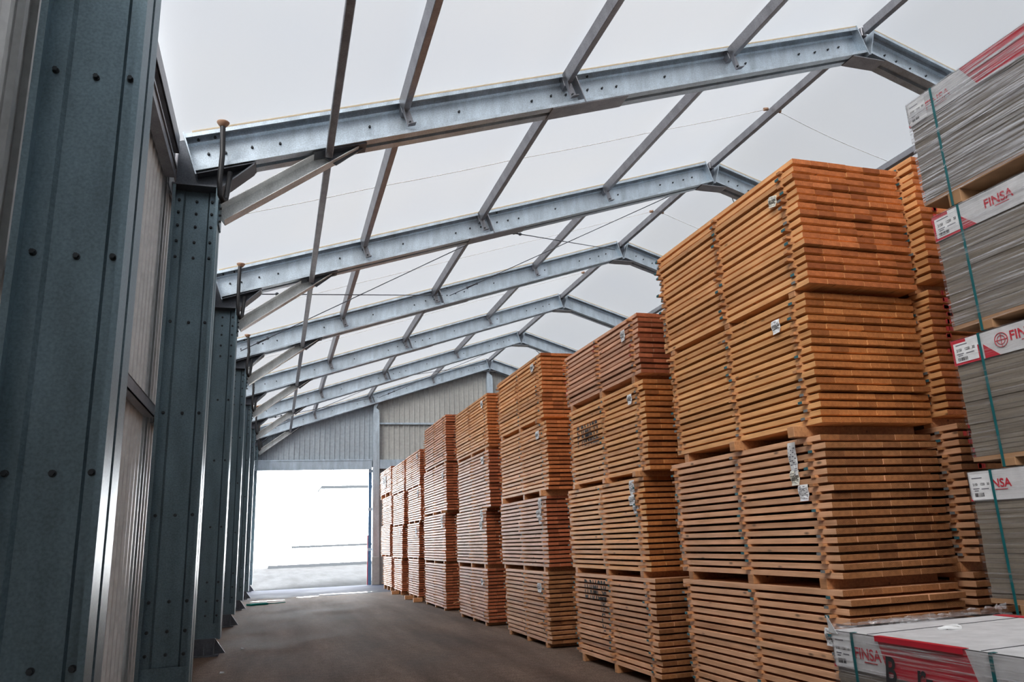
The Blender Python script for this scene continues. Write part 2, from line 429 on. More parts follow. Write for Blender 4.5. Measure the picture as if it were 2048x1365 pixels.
# ---------------------------------------------------------------- steel columns
COLP = [(.036, .004), (.004, .004), (.004, .168), (.108, .168), (.128, .190), (.388, .190), (.408, .168), (.512, .168), (.512, .004), (.484, .004)]
bolt_mb = MB(); bolt_mb.prism([(.014*math.cos(i*math.pi/3), .014*math.sin(i*math.pi/3)) for i in range(6)], (0, 0, 0), (1, 0, 0), (0, 0, 1), (0, -.028, 0))
bolt_mb.prism([(.018*math.cos(i*math.pi/6), .018*math.sin(i*math.pi/6)) for i in range(12)], (0, .001, 0), (1, 0, 0), (0, 0, 1), (0, -.007, 0))
BOLT = bolt_mb.mesh('bolt', M['bolt'])
ZCAP = 5.93
ORD = ['first', 'second', 'third', 'fourth', 'fifth', 'sixth', 'seventh', 'eighth']
COLLAB = ['huge galvanized steel wall column closest to the camera, showing rows of dark bolts',
          'second galvanized wall column from the camera, under the widest roof rafter',
          'third galvanized wall column from the camera, standing on a gusseted foot',
          'fourth galvanized wall column from the camera, browner than its neighbours',
          'fifth galvanized wall column from the camera, towards the bright doorway',
          'sixth galvanized wall column from the camera, last before the doorway jamb',
          'seventh galvanized wall column, forming the jamb of the bright doorway']
def make_column(y, label):
    t = thing('steel_column', label, 'column', (XO, y, 0), 'wall columns')
    for k in (0, 1):
        poly = thick([(u, v if k == 0 else .40-v) for u, v in COLP], .007)
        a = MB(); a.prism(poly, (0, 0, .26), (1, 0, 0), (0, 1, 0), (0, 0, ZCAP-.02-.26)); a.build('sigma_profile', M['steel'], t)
    a = MB(); a.box((-.012, -.008, ZCAP-.02), (.53, .408, ZCAP)); a.build('cap_plate', M['steel_dark'], t)
    a = MB(); a.box((.0, .128, .26), (.516, .136, .50)); a.build('base_web_plate', M['steel'], t)
    f = MB(); f.box((.08, .06, .02), (.44, .34, .27)); f.box((-.03, -.02, 0), (.50, .42, .02))
    for x in (.10, .27, .42): f.prism([(0, 0), (.07, 0), (0, .2)], (x, .06, .02), (0, -1, 0), (0, 0, 1), (.012, 0, 0))
    f.prism([(0, 0), (.16, 0), (0, .23)], (.44, .19, .02), (1, 0, 0), (0, 0, 1), (0, .02, 0))
    f.build('base_shoe', M['steel_dark'], t)
    # haunch bracket welded over the cap, carrying the rafter
    h = MB(); sh = lambda q: (q[0]-XO, q[1])
    h.prism([sh(q) for q in [(-1.30, 5.93), (-.79, 5.93), (-.40, 6.33), (-1.08, 6.12), (-1.235, 6.60), (-1.30, 6.58)]], (0, .19, 0), (1, 0, 0), (0, 0, 1), (0, .02, 0))
    h.bar((XI-XO, .20, 5.93), (.90, .20, 6.30), .30, .016, (-.5, 0, 1)); h.bar((-.06, .20, 5.93), (-.055, .20, 6.58), .32, .012, (1, 0, 0))
    h.bar((.25, .20, 6.10), (.92, .20, 6.325), .30, .014, (0, 0, 1))
    h.build('haunch_bracket', M['steel_dark'], t)
    for z in (.62, .85, 1.15, 2.05, 3.18, 4.25, 5.05, 5.25, 5.45, 5.62, 5.78):
        for x, v in ((.062, .164), (.258, .186), (.435, .164)):
            link('bolt', BOLT, t, (x, v, z))
    return t
for i, k in enumerate(range(-1, 6)): make_column(FY[k], COLLAB[i])

# ---------------------------------------------------------------- rafters
RAFP = [(.048, .004), (.004, .004), (.004, .125), (.075, .125), (.095, .168), (.405, .168), (.425, .125), (.496, .125), (.496, .004), (.448, .004)]   # (height, depth)
HR = .5
def make_rafter(y, side, label, detail=True):
    """side +1: slope over the columns in view, -1: the opposite slope"""
    def X(x): return x if side > 0 else 2*XR-x
    t = thing('roof_rafter', label, 'beam', (X(-1.08), y+.03, 6.12), 'roof rafters')
    d = Vector((CT*side, 0, ST)); n = Vector((-ST*side, 0, CT)); L = (XR-.03+1.08)/CT
    for k in (0, 1):
        poly = thick([(h, v if k == 0 else .342-v) for h, v in RAFP], .006)
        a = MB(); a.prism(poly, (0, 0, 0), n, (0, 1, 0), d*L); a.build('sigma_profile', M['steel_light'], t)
    for s in (0, L):
        a = MB(); a.bar(d*s+n*-.05+Vector((0, .171, 0)), d*s+n*(HR+.02)+Vector((0, .171, 0)), .37, .016, d); a.build('end_plate', M['steel_light'], t)
    sl = 5.22/CT*1.0
    a = MB(); a.bar(d*sl+n*.0+Vector((0, .171, 0)), d*sl+n*(HR)+Vector((0, .171, 0)), .36, .014, d); a.build('splice_plate', M['purlin'], t)
    a = MB(); a.bar(d*(sl-.55)+n*-.006+Vector((0, .171, 0)), d*(sl+.75)+n*-.006+Vector((0, .171, 0)), .33, .012, n); a.build('splice_cover', M['purlin'], t)
    a = MB(); a.bar(d*.1+n*(HR+.012)+Vector((0, .10, 0)), d*L+n*(HR+.012)+Vector((0, .10, 0)), .20, .022, n); a.build('edge_strip', M['keder'], t)
    if detail:
        for s in (.22, .42, .75, 1.1, 2.3, 3.6, sl-.75, sl-.42, sl-.18, sl+.2, sl+.45, sl+.7, sl+1.6, sl+3.2, L-1.3, L-.95, L-.65, L-.4):
            p = d*s+n*(.25+.015*math.sin(s*9))+Vector((0, .163, 0)); link('bolt', BOLT, t, p)
        for s in (.15, .35, sl-.2, sl+.25):
            p = d*s+n*.45+Vector((0, .12, 0)); link('bolt', BOLT, t, p)
    if side > 0:
        a = MB(); a.box((XR-.33+1.08, .02, under(XR)-.12-6.12), (XR+.33+1.08, .32, under(XR)-.105-6.12)); a.build('ridge_plate', M['purlin'], t)
        a = MB(); a.prism([(XR-.02+1.08, under(XR)-6.15), (XR+.06+1.08, under(XR)-6.15), (XR+.16+1.08, roofz(XR)-6.16), (XR-.12+1.08, roofz(XR)-6.16)], (0, .16, 0), (1, 0, 0), (0, 0, 1), (0, .02, 0)); a.build('ridge_gusset', M['steel_dark'], t)
    return t
RL = ['above the nearest column, out at the top edge', 'spanning highest in view, largest of the visible rafters', 'second of the visible series, ending behind the tallest timber stack',
      'third of the visible series, crossed by thin bracing rods', 'fourth of the visible series, halfway to the gable', 'fifth of the visible series, just before the gable frame', 'at the far gable above the cladding and doorway']
RR = ['over the wrapped panels, beside the nearest frame', 'descending behind the topmost wrapped panel pack', 'descending behind the tallest timber stack', 'third in line, dropping behind the second timber stack',
      'fourth in line, dropping towards the second stack top', 'fifth in line, dropping behind the third stack', 'at the far gable beyond the ridge post']
for i, k in enumerate(range(-1, 6)):
    make_rafter(FY[k], 1, 'galvanized rafter '+RL[i], True)
    make_rafter(FY[k], -1, 'galvanized opposite-slope rafter '+RR[i], k in (0, 1, 2))

# ---------------------------------------------------------------- purlins, ridge, ties, braces
PX = [1.44, 3.83, 6.72]
PW, PH = .10, .17
def purlin(x, k, label, cleat=True):
    y0, y1 = FY[k]+.06, FY[k+1]+.02
    side = 1 if x <= XR else -1
    zb = roofz(x)-.02
    t = thing('roof_purlin', label, 'beam', (x, y0, zb-PH), 'roof purlins')
    n = Vector((-ST*side, 0, CT)) if abs(x-XR) > .1 else Vector((0, 0, 1)); e = Vector((CT*side, 0, ST)) if abs(x-XR) > .1 else Vector((1, 0, 0))
    a = MB(); o = Vector((0, 0, PH))-n*(PH+.01)
    a.prism([(-PW/2, 0), (PW/2, 0), (PW/2, PH), (-PW/2, PH)], o, e, n, (0, y1-y0, 0)); a.build('box_section', M['purlin'], t, bevel=.006)
    if cleat and abs(x-XR) > .1:
        c = MB(); q = Vector((0, y1-y0+.02, PH))-n*.02
        c.bar(q, q-n*.38, .10, .008, (0, 1, 0)); c.bar(q-n*.38-Vector((0, 0, 0)), q-n*.385-Vector((0, .09, 0)), .11, .01, n)
        c.prism([(0, 0), (.13, 0), (.02, -.37), (0, -.37)], q-e*.05, (0, -1, 0), n, e*.008)
        c.build('cleat', M['purlin'], t); link('bolt', BOLT, t, q-n*.33-Vector((0, .0, 0)))
    return t
bayname = ['the bay over the camera', 'the first full bay', 'the cross-braced second bay', 'the third bay', 'the fourth bay', 'the last bay']
for bi, k in enumerate(range(-1, 5)):
    for j, x in enumerate(PX):
        purlin(x, k, '%s steel purlin up from the eave in %s' % (ORD[j], bayname[bi]))
    purlin(XR, k, 'steel ridge purlin along the roof peak in %s' % bayname[bi])
    for j, x in enumerate(PX[::-1]):
        purlin(2*XR-x, k, '%s steel purlin beyond the ridge in %s' % (ORD[j], bayname[bi]))
    # eave members between column heads
    t = thing('eave_purlin', 'dark eave purlin with gutter edge along the wall top in %s' % bayname[bi], 'beam', (XO, FY[k]+.42, 6.0), 'eave purlins')
    a = MB(); y1 = BAY-.44
    a.box((-.09, 0, .30), (.04, y1, .52)); a.box((.03, 0, .30), (.05, y1, .36)); a.build('upper_channel', M['purlin'], t)
    a = MB(); a.box((-.095, 0, -.02), (.02, y1, .12)); a.box((.015, 0, .09), (.035, y1, .12)); a.build('lower_channel', M['purlin'], t)
    if k < 3:
        a = MB(); a.bar((.06, y1*.42, .54), (.06, y1*.42, .10), .03, .01, (0, 1, 0)); a.build('hanger', M['steel_dark'], t)
    # wall rails
    for z, nm in ((3.10, 'upper'), (1.25, 'lower')):
        if nm == 'lower': continue
        a = MB(); a.box((-.10, 0, 0), (.0, BAY-.41, .012)); a.box((-.012, 0, 0), (0, BAY-.41, .13)); a.box((-.10, 0, .12), (0, BAY-.41, .132))
        o = a.build('wall_rail', M['purlin'], None, 0, (XO, FY[k]+.405, z)); tag(o, 'horizontal wall rail on the cladding between columns in %s' % bayname[bi], 'rail', 'wall rails')
# long tie tube under the rafters at the knee braces
XT = .50
for bi, k in enumerate(range(-1, 5)):
    a = MB(); z = under(XT)-.075; y0 = FY[k]+.295; y1 = FY[k+1]+.105
    a.prism([(-.045, -.045), (.045, -.045), (.045, .045), (-.045, .045)], (0, 0, 0), (1, 0, 0), (0, 0, 1), (0, y1-y0, 0))
    o = a.build('tie_tube', M['purlin'], None, .008, (XT, y0, z)); tag(o, 'dark square tie tube crossing under the knee braces in %s' % bayname[bi], 'tube', 'tie tubes')
for i, k in enumerate(range(0, 6)):
    t = thing('knee_brace', 'sloping channel knee brace from the %s column up to its rafter' % ORD[i+1], 'brace', (XI, FY[k], 5.62), 'knee braces')
    p0 = Vector((0.01, .20, 0)); d = Vector((1, 0, .742)).normalized(); n = Vector((-d.z, 0, d.x))
    a = MB(); poly = thick([(-.095, -.09), (-.095, .085), (.095, .085), (.095, -.09)], .008)
    a.prism(poly, p0, n, (0, 1, 0), d)
    a.bm.verts.ensure_lookup_table()
    for v, (nc, yc) in zip(a.bm.verts[len(poly):], poly):     # upper end mitred to the slope of the rafter
        tt = (6.095+SL*(XI+.01+n.x*nc+1.08)-5.62-n.z*nc)/(d.z-SL*d.x)
        v.co = p0+n*nc+Vector((0, yc, 0))+d*tt
    a.build('channel', M['brace'], t)
    a = MB(); a.bar((.30-XI, .20, under(.30)-.012-5.62), (.98-XI, .20, under(.98)-.012-5.62), .26, .012, (-ST, 0, CT))
    a.prism([(.42-XI, under(.42)-.02-5.62), (.95-XI, under(.95)-.02-5.62), (.60-XI, under(.6)-.2-5.62)], (0, .19, 0), (1, 0, 0), (0, 0, 1), (0, .015, 0)); a.build('gusset', M['steel_dark'], t)
    a = MB(); a.box((-.006, .06, -.16), (.02, .34, .16)); a.build('foot_plate', M['steel'], t)
    for z in (-.13, -.05, .04, .12): link('bolt', BOLT, t, (.012, .05, z), (0, 0, math.pi/2))

def rod(a, b, label, sag=.0, buckle=None):
    a, b = Vector(a), Vector(b); t = thing('bracing_rod', label, 'rod', a, 'roof bracing rods')
    m = MB(); m.tube([Vector((0, 0, 0)), (b-a)*.5-Vector((0, 0, sag)), b-a], .011, 6); m.build('rod', M['steel_dark'], t)
    d = (b-a).normalized(); u = Vector((0, 0, 1)); w = .03
    s = .55 if (b-a).length > 3 else .3
    m = MB(); p = d*s; q = d*(s+.34); side = d.cross(u).normalized()*.028
    m.tube([p+side, q+side], .008, 6); m.tube([p-side, q-side], .008, 6); m.tube([p, p+d*.03], .036, 8); m.tube([q-d*.03, q], .036, 8)
    m.build('turnbuckle', M['steel_dark'], t); return t
def rp(x, k, f=.3): return (x, FY[k]+.08, under(x)+f)
for k, nm in ((1, 'second bay'), (4, 'last bay')):
    rod((-.50, FY[k]+.40, under(-.5)+.02), rp(4.10, k+1, .28), 'thin bracing rod rising from the column head to the far splice in the %s' % nm)
    rod(rp(-.95, k+1, .2), (4.15, FY[k]+.38, under(4.15)+.12), 'thin bracing rod rising from the far eave to the near splice in the %s' % nm)
    rod(rp(4.30, k+1, .22), (9.0, FY[k]+.38, under(9.0)+.10), 'thin bracing rod rising from the far splice to the near ridge in the %s' % nm)
    rod((4.4, FY[k]+.38, under(4.4)+.12), rp(9.3, k+1, .3), 'thin bracing rod rising from the near splice to the far ridge in the %s' % nm)
    rod((10.2, FY[k]+.38, under(10.2)+.05), rp(14.6, k+1, .25), 'thin bracing rod falling beyond the ridge in the %s' % nm)

# rain hoses hanging from funnels in the membrane
for i, k in enumerate(range(0, 6)):
    yh = FY[k]-.12; z1 = roofz(-.80)-.01
    t = thing('drain_hose', 'black drain hose hanging in front of the %s column head' % ORD[i+1], 'hose', (-.78, yh, 5.7), 'drain hoses')
    j = .02*math.sin(i*2.1)
    m = MB(); m.tube([(0+j, 0, z1-5.72), (.0, 0, .95), (.015-j, .0, .6), (.0, 0, .25), (.015, 0, .06), (.045, .03, 0), (.075, .08, .05), (.09, .14, .25), (.10, .18, .45)], .032, 10); m.build('hose', M['black'], t)
    m = MB(); m.tube([(j, 0, z1-5.72), (j, 0, z1-5.735), (j, 0, z1-5.78)], [.075, .07, .035], 16); m.build('funnel', M['brass'], t)
    m = MB(); m.tube([(0, 0, .10), (0, .10, .10)], .012, 6); m.build('hose_clip', M['steel_dark'], t)

# ropes lying under the membrane at mid bay
for k, y, sides in ((0, 11.75, (1, -1)), (1, 16.9, (1, -1)), (2, 21.8, (1,))):
    for sd in sides:
        pts = []
        for i in range(41):
            u = i/40; x = -1.1+(XR-.08+1.1)*u
            loc = 1.0
            br = [-1.1]+PX+[XR]
            for a, b in zip(br, br[1:]):
                if a <= x <= b: w = (x-a)/(b-a)
            z = roofz(x)-.005-.03*(1-math.sin(math.pi*w)); yv = .10*math.sin(math.pi*w)
            pts.append(((x if sd > 0 else 2*XR-x), y+yv, z))
        o0 = Vector(pts[0]); t = thing('roof_rope', 'thin grey rope curving under the membrane, %s in %s' % ('over the driving lane' if sd > 0 else 'beyond the ridge', bayname[k+1]), 'rope', o0, 'roof ropes')
        m = MB(); m.tube([Vector(p)-o0 for p in pts], .0065, 6); m.build('cord', M['rope'], t)
        m = MB(); e = Vector(pts[-1])-o0; m.tube([e-Vector((.12*sd, 0, .03)), e-Vector((.03*sd, 0, .01))], .035, 10); m.build('rope_eye', M['brass'], t)

# gable posts and rail
for x, lab in ((4.20, 'pale steel gable post beside the doorway with a pointed top bracket'), (XR, 'pale steel gable post under the roof ridge, half hidden by stacks')):
    t = thing('gable_post', lab, 'post', (x, GY-.30, 0))
    h = under(x)-.42
    a = MB(); poly = thick([(-.06, .0), (-.135, .0), (-.135, .24), (.135, .24), (.135, 0), (.06, 0)], .01); a.prism(poly, (0, 0, .0), (1, 0, 0), (0, 1, 0), (0, 0, h)); a.box((-.07, .01, 0), (.07, .03, h)); a.build('post_profile', M['steel_light'], t)
    a = MB(); a.prism([(-.13, h), (.12, h), (.14, h+.10), (.0, h+.22), (.11, h+.44), (-.03, h+.46), (-.11, h+.26)], (0, .06, 0), (1, 0, 0), (0, 0, 1), (0, .12, 0)); a.build('head_bracket', M['steel_light'], t)
    a = MB(); a.box((-.17, -.06, 0), (.15, .0, 1.15)); a.build('base_guard', M['concrete'], t, bevel=.01)
a = MB(); a.box((4.34, GY-.12, 6.90), (XR-.17, GY-.03, 6.98)); o = a.build('gable_rail', M['steel_light']); tag(o, 'pale horizontal rail across the gable cladding between the posts', 'rail')

# ---------------------------------------------------------------- yard outside the doorway
a = MB(); a.box((-.45, 72, -.02), (40, 72.35, .24)); o = a.build('kerb', M['dark_line']); tag(o, 'grey kerb at the far edge of the bright yard', 'kerb')
t = thing('boundary_wall', 'low white boundary wall beyond the yard, seen through the doorway', 'wall', (0, 78, -.02))
a = MB(); a.box((-9.0, 0, 0), (60, .25, 1.70)); a.build('render_face', M['white_wall'], t)
a = MB(); a.box((1.6, -.06, 1.66), (60, .31, 1.85)); a.build('coping', M['dark_line'], t)
t = thing('white_shed', 'plain white shed behind the boundary wall with a thin gutter line', 'building', (0, 92, -.02))
a = MB(); a.box((5.0, 0, 0), (60, 8, 8.3)); a.build('shed_body', M['white_wall'], t)
a = MB(); a.box((5.0, -.15, 8.2), (60, 8.2, 8.5)); a.build('gutter', M['dark_line'], t)

# wet patches at the threshold and scraps on the floor
def blob(name, cx, cy, rx, ry, label, seed):
    q = random.Random(seed); m = MB(); n = 28
    ph = [q.uniform(0, 6.28) for _ in range(4)]
    pts = []
    for i in range(n):
        a_ = 2*math.pi*i/n; r = 1+.25*math.sin(2*a_+ph[0])+.18*math.sin(3*a_+ph[1])+.12*math.sin(5*a_+ph[2])
        pts.append((rx*r*math.cos(a_), ry*r*math.sin(a_)))
    m.prism(pts, (0, 0, 0), (1, 0, 0), (0, 1, 0), (0, 0, .004)); o = m.build(name, M['puddle'], None, 0, (cx, cy, 0)); tag(o, label, 'puddle', 'puddles')
blob('puddle', 2.75, 29.3, .80, .20, 'shiny puddle on the asphalt near the timber, before the doorway', 1)
blob('puddle', 1.15, 28.5, .34, .20, 'small shiny puddle in the middle of the lane before the doorway', 2)
blob('puddle', -.15, 27.6, .42, .10, 'narrow shiny puddle beside the wall columns before the doorway', 3)
m = MB(); pts = [(-.67, 25.68, .026), (-.45, 25.8, .03), (-.15, 25.9, .026), (.1, 26.05, .012), (.4, 26.26, .011)]
for p, q in zip(pts, pts[1:]): m.bar(p, q, .30 if p[0] < -.2 else .05, .05 if p[0] < -.2 else .02)
o = m.build('strap_scrap', M['teal_matte']); tag(o, 'loose teal strapping scrap lying on the lane by the columns', 'strap')
for (x, y, lab) in ((-.66, 12.1, 'small white paper scrap on the floor by the second column foot'), (-.48, 14.75, 'tiny pale litter scrap on the floor by the third column foot')):
    m = MB(); m.hexa([(0, 0, 0), (.06, .01, 0), (.055, .045, 0), (.005, .04, 0), (0, 0, .012), (.06, .01, .02), (.055, .045, .015), (.005, .04, .02)]); o = m.build('paper_scrap', M['paper'], None, 0, (x, y, 0)); tag(o, lab, 'litter', 'floor litter')

# ---------------------------------------------------------------- timber bundles
BT, BP, BWD = .044, .066, .1835      # board thickness, layer pitch, board width
STK_END = {'teal': M['teal_paint'], 'grey': M['grey_paint'], 'red': M['red_paint']}
def stick_mesh(L, endm):
    m = MB(); m.box((0, -.024, 0), (L, .024, .02), M['bearer']); m.box((-.004, -.024, 0), (0.0, .024, .02), endm); return m.mesh('spacer_stick')
def paper(parent, x, y, z, w, h, m=None, curl=.012, roll=0.0, kind=0, seed=0):
    """a tag on the -X face: y is its far edge, z its top; printed with illegible lines"""
    q = random.Random(seed+int(y*1000)); b = MB(); nu, nv = 3, 6; cr_, sr_ = math.cos(roll), math.sin(roll)
    def P(u, v, off=0):
        yy = -(u-.5)*w; zz = (.5-v)*h
        yy, zz = yy*cr_-zz*sr_, yy*sr_+zz*cr_
        bulge = curl*(math.sin(v*math.pi*1.3+.4)+.5*math.sin(u*3+v*2))
        return (x-.012-abs(bulge)-off, y-w/2+yy, z-h/2+zz)
    mm = m or M['paper']
    for i in range(nu):
        for j in range(nv):
            b.quad([P(i/nu, j/nv), P((i+1)/nu, j/nv), P((i+1)/nu, (j+1)/nv), P(i/nu, (j+1)/nv)], mm)
    v = .1
    while v < .9:
        u = .1; dense = kind == 1 and .3 < v < .75
        while u < .88:
            l = q.uniform(.04, .22)
            if q.random() < (.8 if dense else .55):
                b.quad([P(u, v, .002), P(min(.92, u+l), v, .002), P(min(.92, u+l), v+.035, .002), P(u, v+.035, .002)], M['ink'] if dense else M['print'])
            u += l+.04
        v += .062
    me = b.mesh('paper_tag')
    return link('paper_tag', me, parent)

LEVEL = ['topmost', 'second from top', 'third from top', 'bottom']
def make_bundle(xl, y0, y1, z0, z1, kind, label, nfront, pr, sticks='teal', full=2, bearers=None, jitter=1.0, poke=.062):
    """one strapless bundle of sawn boards: boards, spacer sticks and bearers are its parts"""
    L = y1-y0; n = max(3, round((z1-z0+BP-BT)/BP)); pitch = (z1-z0)/(n-1+BT/BP); bt = BT*pitch/BP
    t = thing('timber_bundle', label, 'timber bundle', (xl, (y0+y1)/2, z0), 'stacked timber bundles')
    b = MB(); b.box((0, -L/2, 0), (BWD-.0035, L/2, bt)); bmesh.ops.bevel(b.bm, geom=list(b.bm.edges), offset=.002, segments=1, affect='EDGES', profile=.5)
    b.mats = [LONG[kind], ENDM[kind]]
    b.bm.normal_update()
    for f in b.bm.faces:
        if abs(f.normal.y) > .5: f.material_index = 1
    bme = b.mesh('board')
    rest = MB(); rest.mats = [LONG[kind], ENDM[kind]]; anyrest = False
    for i in range(n):
        z = i*pitch; jx = pr.gauss(0, .006)*jitter; jy = pr.gauss(0, .012)*jitter
        for c in range(6):
            x = c*BWD+jx+pr.uniform(-.001, .001); dy = jy+pr.gauss(0, .003)*jitter
            if c < full: link('board', bme, t, (x, dy, z), (0, 0, pr.gauss(0, .0012)))
            else:
                anyrest = True; rest.box((x, -L/2+dy, z), (x+BWD-.0035, L/2+dy, z+bt), LONG[kind])
    if anyrest:
        rest.bm.normal_update()
        for f in rest.bm.faces:
            if abs(f.normal.y) > .9: f.material_index = 1
        o = rest.build('board', None, t); o['kind'] = 'stuff'
    sm = [stick_mesh(6*BWD+.045, STK_END[sticks]), stick_mesh(6*BWD+.045, STK_END['grey']), stick_mesh(6*BWD+.045, M['bearer'])]
    for i in range(n-1):
        for yy in (-L/2+.17, -L/2+L*.5, L/2-.07):
            d = pr.uniform(.010, poke)
            k = pr.choices((0, 1, 2), (.34, .26, .40))[0]
            o = link('spacer_stick', sm[k], t, (-d, yy+pr.gauss(0, .012), i*pitch+bt)); o.scale.z = max(.2, (pitch-bt)/.02)
    return t, n, pitch, bt
def add_bearers(t, L, h, pr, out=(.0, .0, .0), w=.085):
    for yy, d in zip((-L/2+.24, .0, L/2-.16), out):
        m = MB(); m.box((-d, -w/2, 0), (6*BWD-.02, w/2, h)); m.build('bearer', M['bearer'], t, bevel=.004, loc=(0, yy, -h))

ST_ = {  # per stack: near/far ends and heights of the bundles, topmost first
 1: [(4.90, 7.37, 3.575, 4.695), (4.98, 7.29, 2.44, 3.522), (5.00, 7.43, 1.256, 2.352), (5.00, 7.41, .12, 1.175)],
 2: [(7.98, 10.44, 3.505, 4.245), (7.96, 10.39, 2.36, 3.42), (8.16, 10.62, 1.225, 2.295), (8.10, 10.55, .098, 1.152)],
 3: [(11.53, 14.13, 3.55, 4.612), (11.41, 14.09, 2.385, 3.472), (11.60, 14.22, 1.205, 2.29), (11.68, 14.05, .07, 1.13)],
 4: [(14.95, 17.88, 3.50, 4.60), (14.96, 17.72, 2.30, 3.43), (15.28, 18.0, 1.18, 2.277), (15.33, 17.84, .07, 1.09)],
 5: [(19.02, 21.92, 3.64, 4.82), (19.05, 22.1, 2.42, 3.59), (19.28, 22.2, 1.18, 2.355), (19.33, 22.1, .06, 1.11)],
 6: [(22.80, 25.4, 3.36, 4.39), (22.70, 24.95, 2.305, 3.30), (23.03, 25.12, 1.225, 2.235), (23.14, 24.93, .14, 1.175)],
 7: [(25.76, 28.55, 3.395, 4.375), (25.84, 28.28, 2.29, 3.335), (26.2, 28.45, 1.193, 2.23), (26.31, 28.05, .13, 1.14)],
 8: [(28.9, 31.88, 3.57, 4.49), (28.75, 31.18, 2.365, 3.40), (29.15, 31.6, 1.26, 2.34), (28.75, 30.9, .15, 1.19)]}
KIND = {1: ['fresh', 'gold', 'pale', 'pale'], 2: ['pink', 'gold', 'gold', 'pale'], 3: ['fresh', 'fresh', 'pink', 'pale'], 4: ['fresh', 'pink', 'pink', 'pink'],
        5: ['pink', 'pink', 'pink', 'pink'], 6: ['pink']*4, 7: ['pink']*4, 8: ['pink']*4}
SNAME = {1: 'the stack beside the wrapped panel packs', 2: 'the second stack from the wrapped panels', 3: 'the third stack from the wrapped panels', 4: 'the fourth stack from the wrapped panels',
         5: 'the fifth stack from the wrapped panels', 6: 'the third stack from the doorway', 7: 'the second stack from the doorway', 8: 'the stack closest to the doorway'}
COLN = {'fresh': 'orange-brown', 'gold': 'golden-brown', 'pale': 'dull brown', 'pink': 'reddish'}
TAGS = {(1, 0): [(.24, .22, .11, .10, 1, 'paper_cream', .25)], (1, 1): [(.34, .13, .11, .12, 1, 'paper', 0)],
        (1, 2): [(.33, .02, .10, .27, 0, 'paper', 0), (.33, .25, .11, .12, 1, 'paper_cream', 0), (.24, .37, .12, .13, 0, 'paper', 0)], (1, 3): [(.17, .28, .10, .13, 1, 'paper', 0)],
        (2, 0): [(.33, .12, .12, .14, 1, 'paper', 0)], (2, 1): [(.30, .12, .12, .12, 1, 'paper', 0)], (2, 2): [(.22, .02, .13, .20, 0, 'paper', 0), (.24, .2, .15, .11, 0, 'paper', 0), (.16, .3, .13, .11, 0, 'paper', 0)],
        (3, 0): [(.33, .10, .16, .13, 1, 'paper', 0)], (3, 1): [(.33, .12, .18, .13, 1, 'paper', 0)], (3, 2): [(.2, .02, .14, .24, 0, 'paper', 0), (.26, .2, .2, .12, 0, 'paper', 0), (.2, .3, .16, .12, 0, 'paper', 0)], (3, 3): [(.3, .18, .2, .14, 1, 'paper', 0)],
        (4, 0): [(.3, .1, .16, .16, 1, 'paper', 0)], (4, 1): [(.36, .1, .2, .14, 1, 'paper', 0)], (4, 2): [(.2, .02, .2, .22, 0, 'paper', 0), (.3, .25, .2, .16, 0, 'paper', 0)], (4, 3): [(.3, .2, .16, .12, 1, 'paper', 0)],
        (5, 1): [(.3, .2, .2, .16, 1, 'paper', 0)], (5, 2): [(.2, .05, .25, .3, 0, 'paper', 0)], (6, 0): [(.3, .1, .2, .16, 1, 'paper', 0)], (6, 1): [(.3, .1, .2, .2, 1, 'paper', 0)], (6, 2): [(.3, .1, .2, .3, 0, 'paper', 0)],
        (7, 1): [(.3, .1, .2, .2, 1, 'paper', 0)], (7, 2): [(.3, .1, .2, .2, 1, 'paper', 0)], (8, 0): [(1.2, .25, .9, .45, 1, 'paper', 0)]}
OUT = {(1, 0): (.0, .0, .0), (1, 1): (.13, .09, .0), (1, 2): (0, 0, 0), (2, 1): (.10, .06, .06), (3, 0): (.05, 0, 0), (3, 1): (.08, 0, .05), (4, 1): (.12, .02, .02), (5, 1): (.1, .05, .05)}
def strokes(me_src, layers, name, m, parent, loc, R):
    """keep only what falls on board faces, as spray paint does"""
    bm = bmesh.new(); bm.from_mesh(me_src)
    for lo, hi in layers:
        for z in (lo, hi):
            bmesh.ops.bisect_plane(bm, geom=list(bm.verts)+list(bm.edges)+list(bm.faces), plane_co=(0, z, 0), plane_no=(0, 1, 0))
    dead = [f for f in bm.faces if not any(lo-1e-4 <= f.calc_center_median().y <= hi+1e-4 for lo, hi in layers)]
    bmesh.ops.delete(bm, geom=dead, context='FACES')
    me = bpy.data.meshes.new(name); bm.to_mesh(me); bm.free()
    return place_text(name, me, m, parent, loc, R)

FRONTX = 4.10
BUN = {}
for s, lst in ST_.items():
    pr = random.Random(100+s)
    for i, (y0, y1, z0, z1) in enumerate(lst):
        kd = KIND[s][i]
        lab = '%s bundle of %s boards in %s' % (LEVEL[i], COLN[kd], SNAME[s])
        if s == 1 and i == 3: z1 = z1
        t, n, pitch, bt = make_bundle(FRONTX, y0, y1, z0, z1, kd, lab, 6, pr, 'red' if (s == 2 and i == 0) else 'teal', 6 if s == 1 else 2)
        below = lst[i+1][3] if i < 3 else 0.0
        add_bearers(t, y1-y0, z0-below, pr, OUT.get((s, i), (0, 0, 0)))
        for j, (dy, dz, w, h, kk, mm, rl) in enumerate(TAGS.get((s, i), [])):
            paper(t, 0, -(y1-y0)/2+dy+w, (z1-z0)-dz, w, h, M[mm], .012, rl, kk, s*10+i+j)
        BUN[(s, i)] = (t, y1-y0, n, pitch, bt)
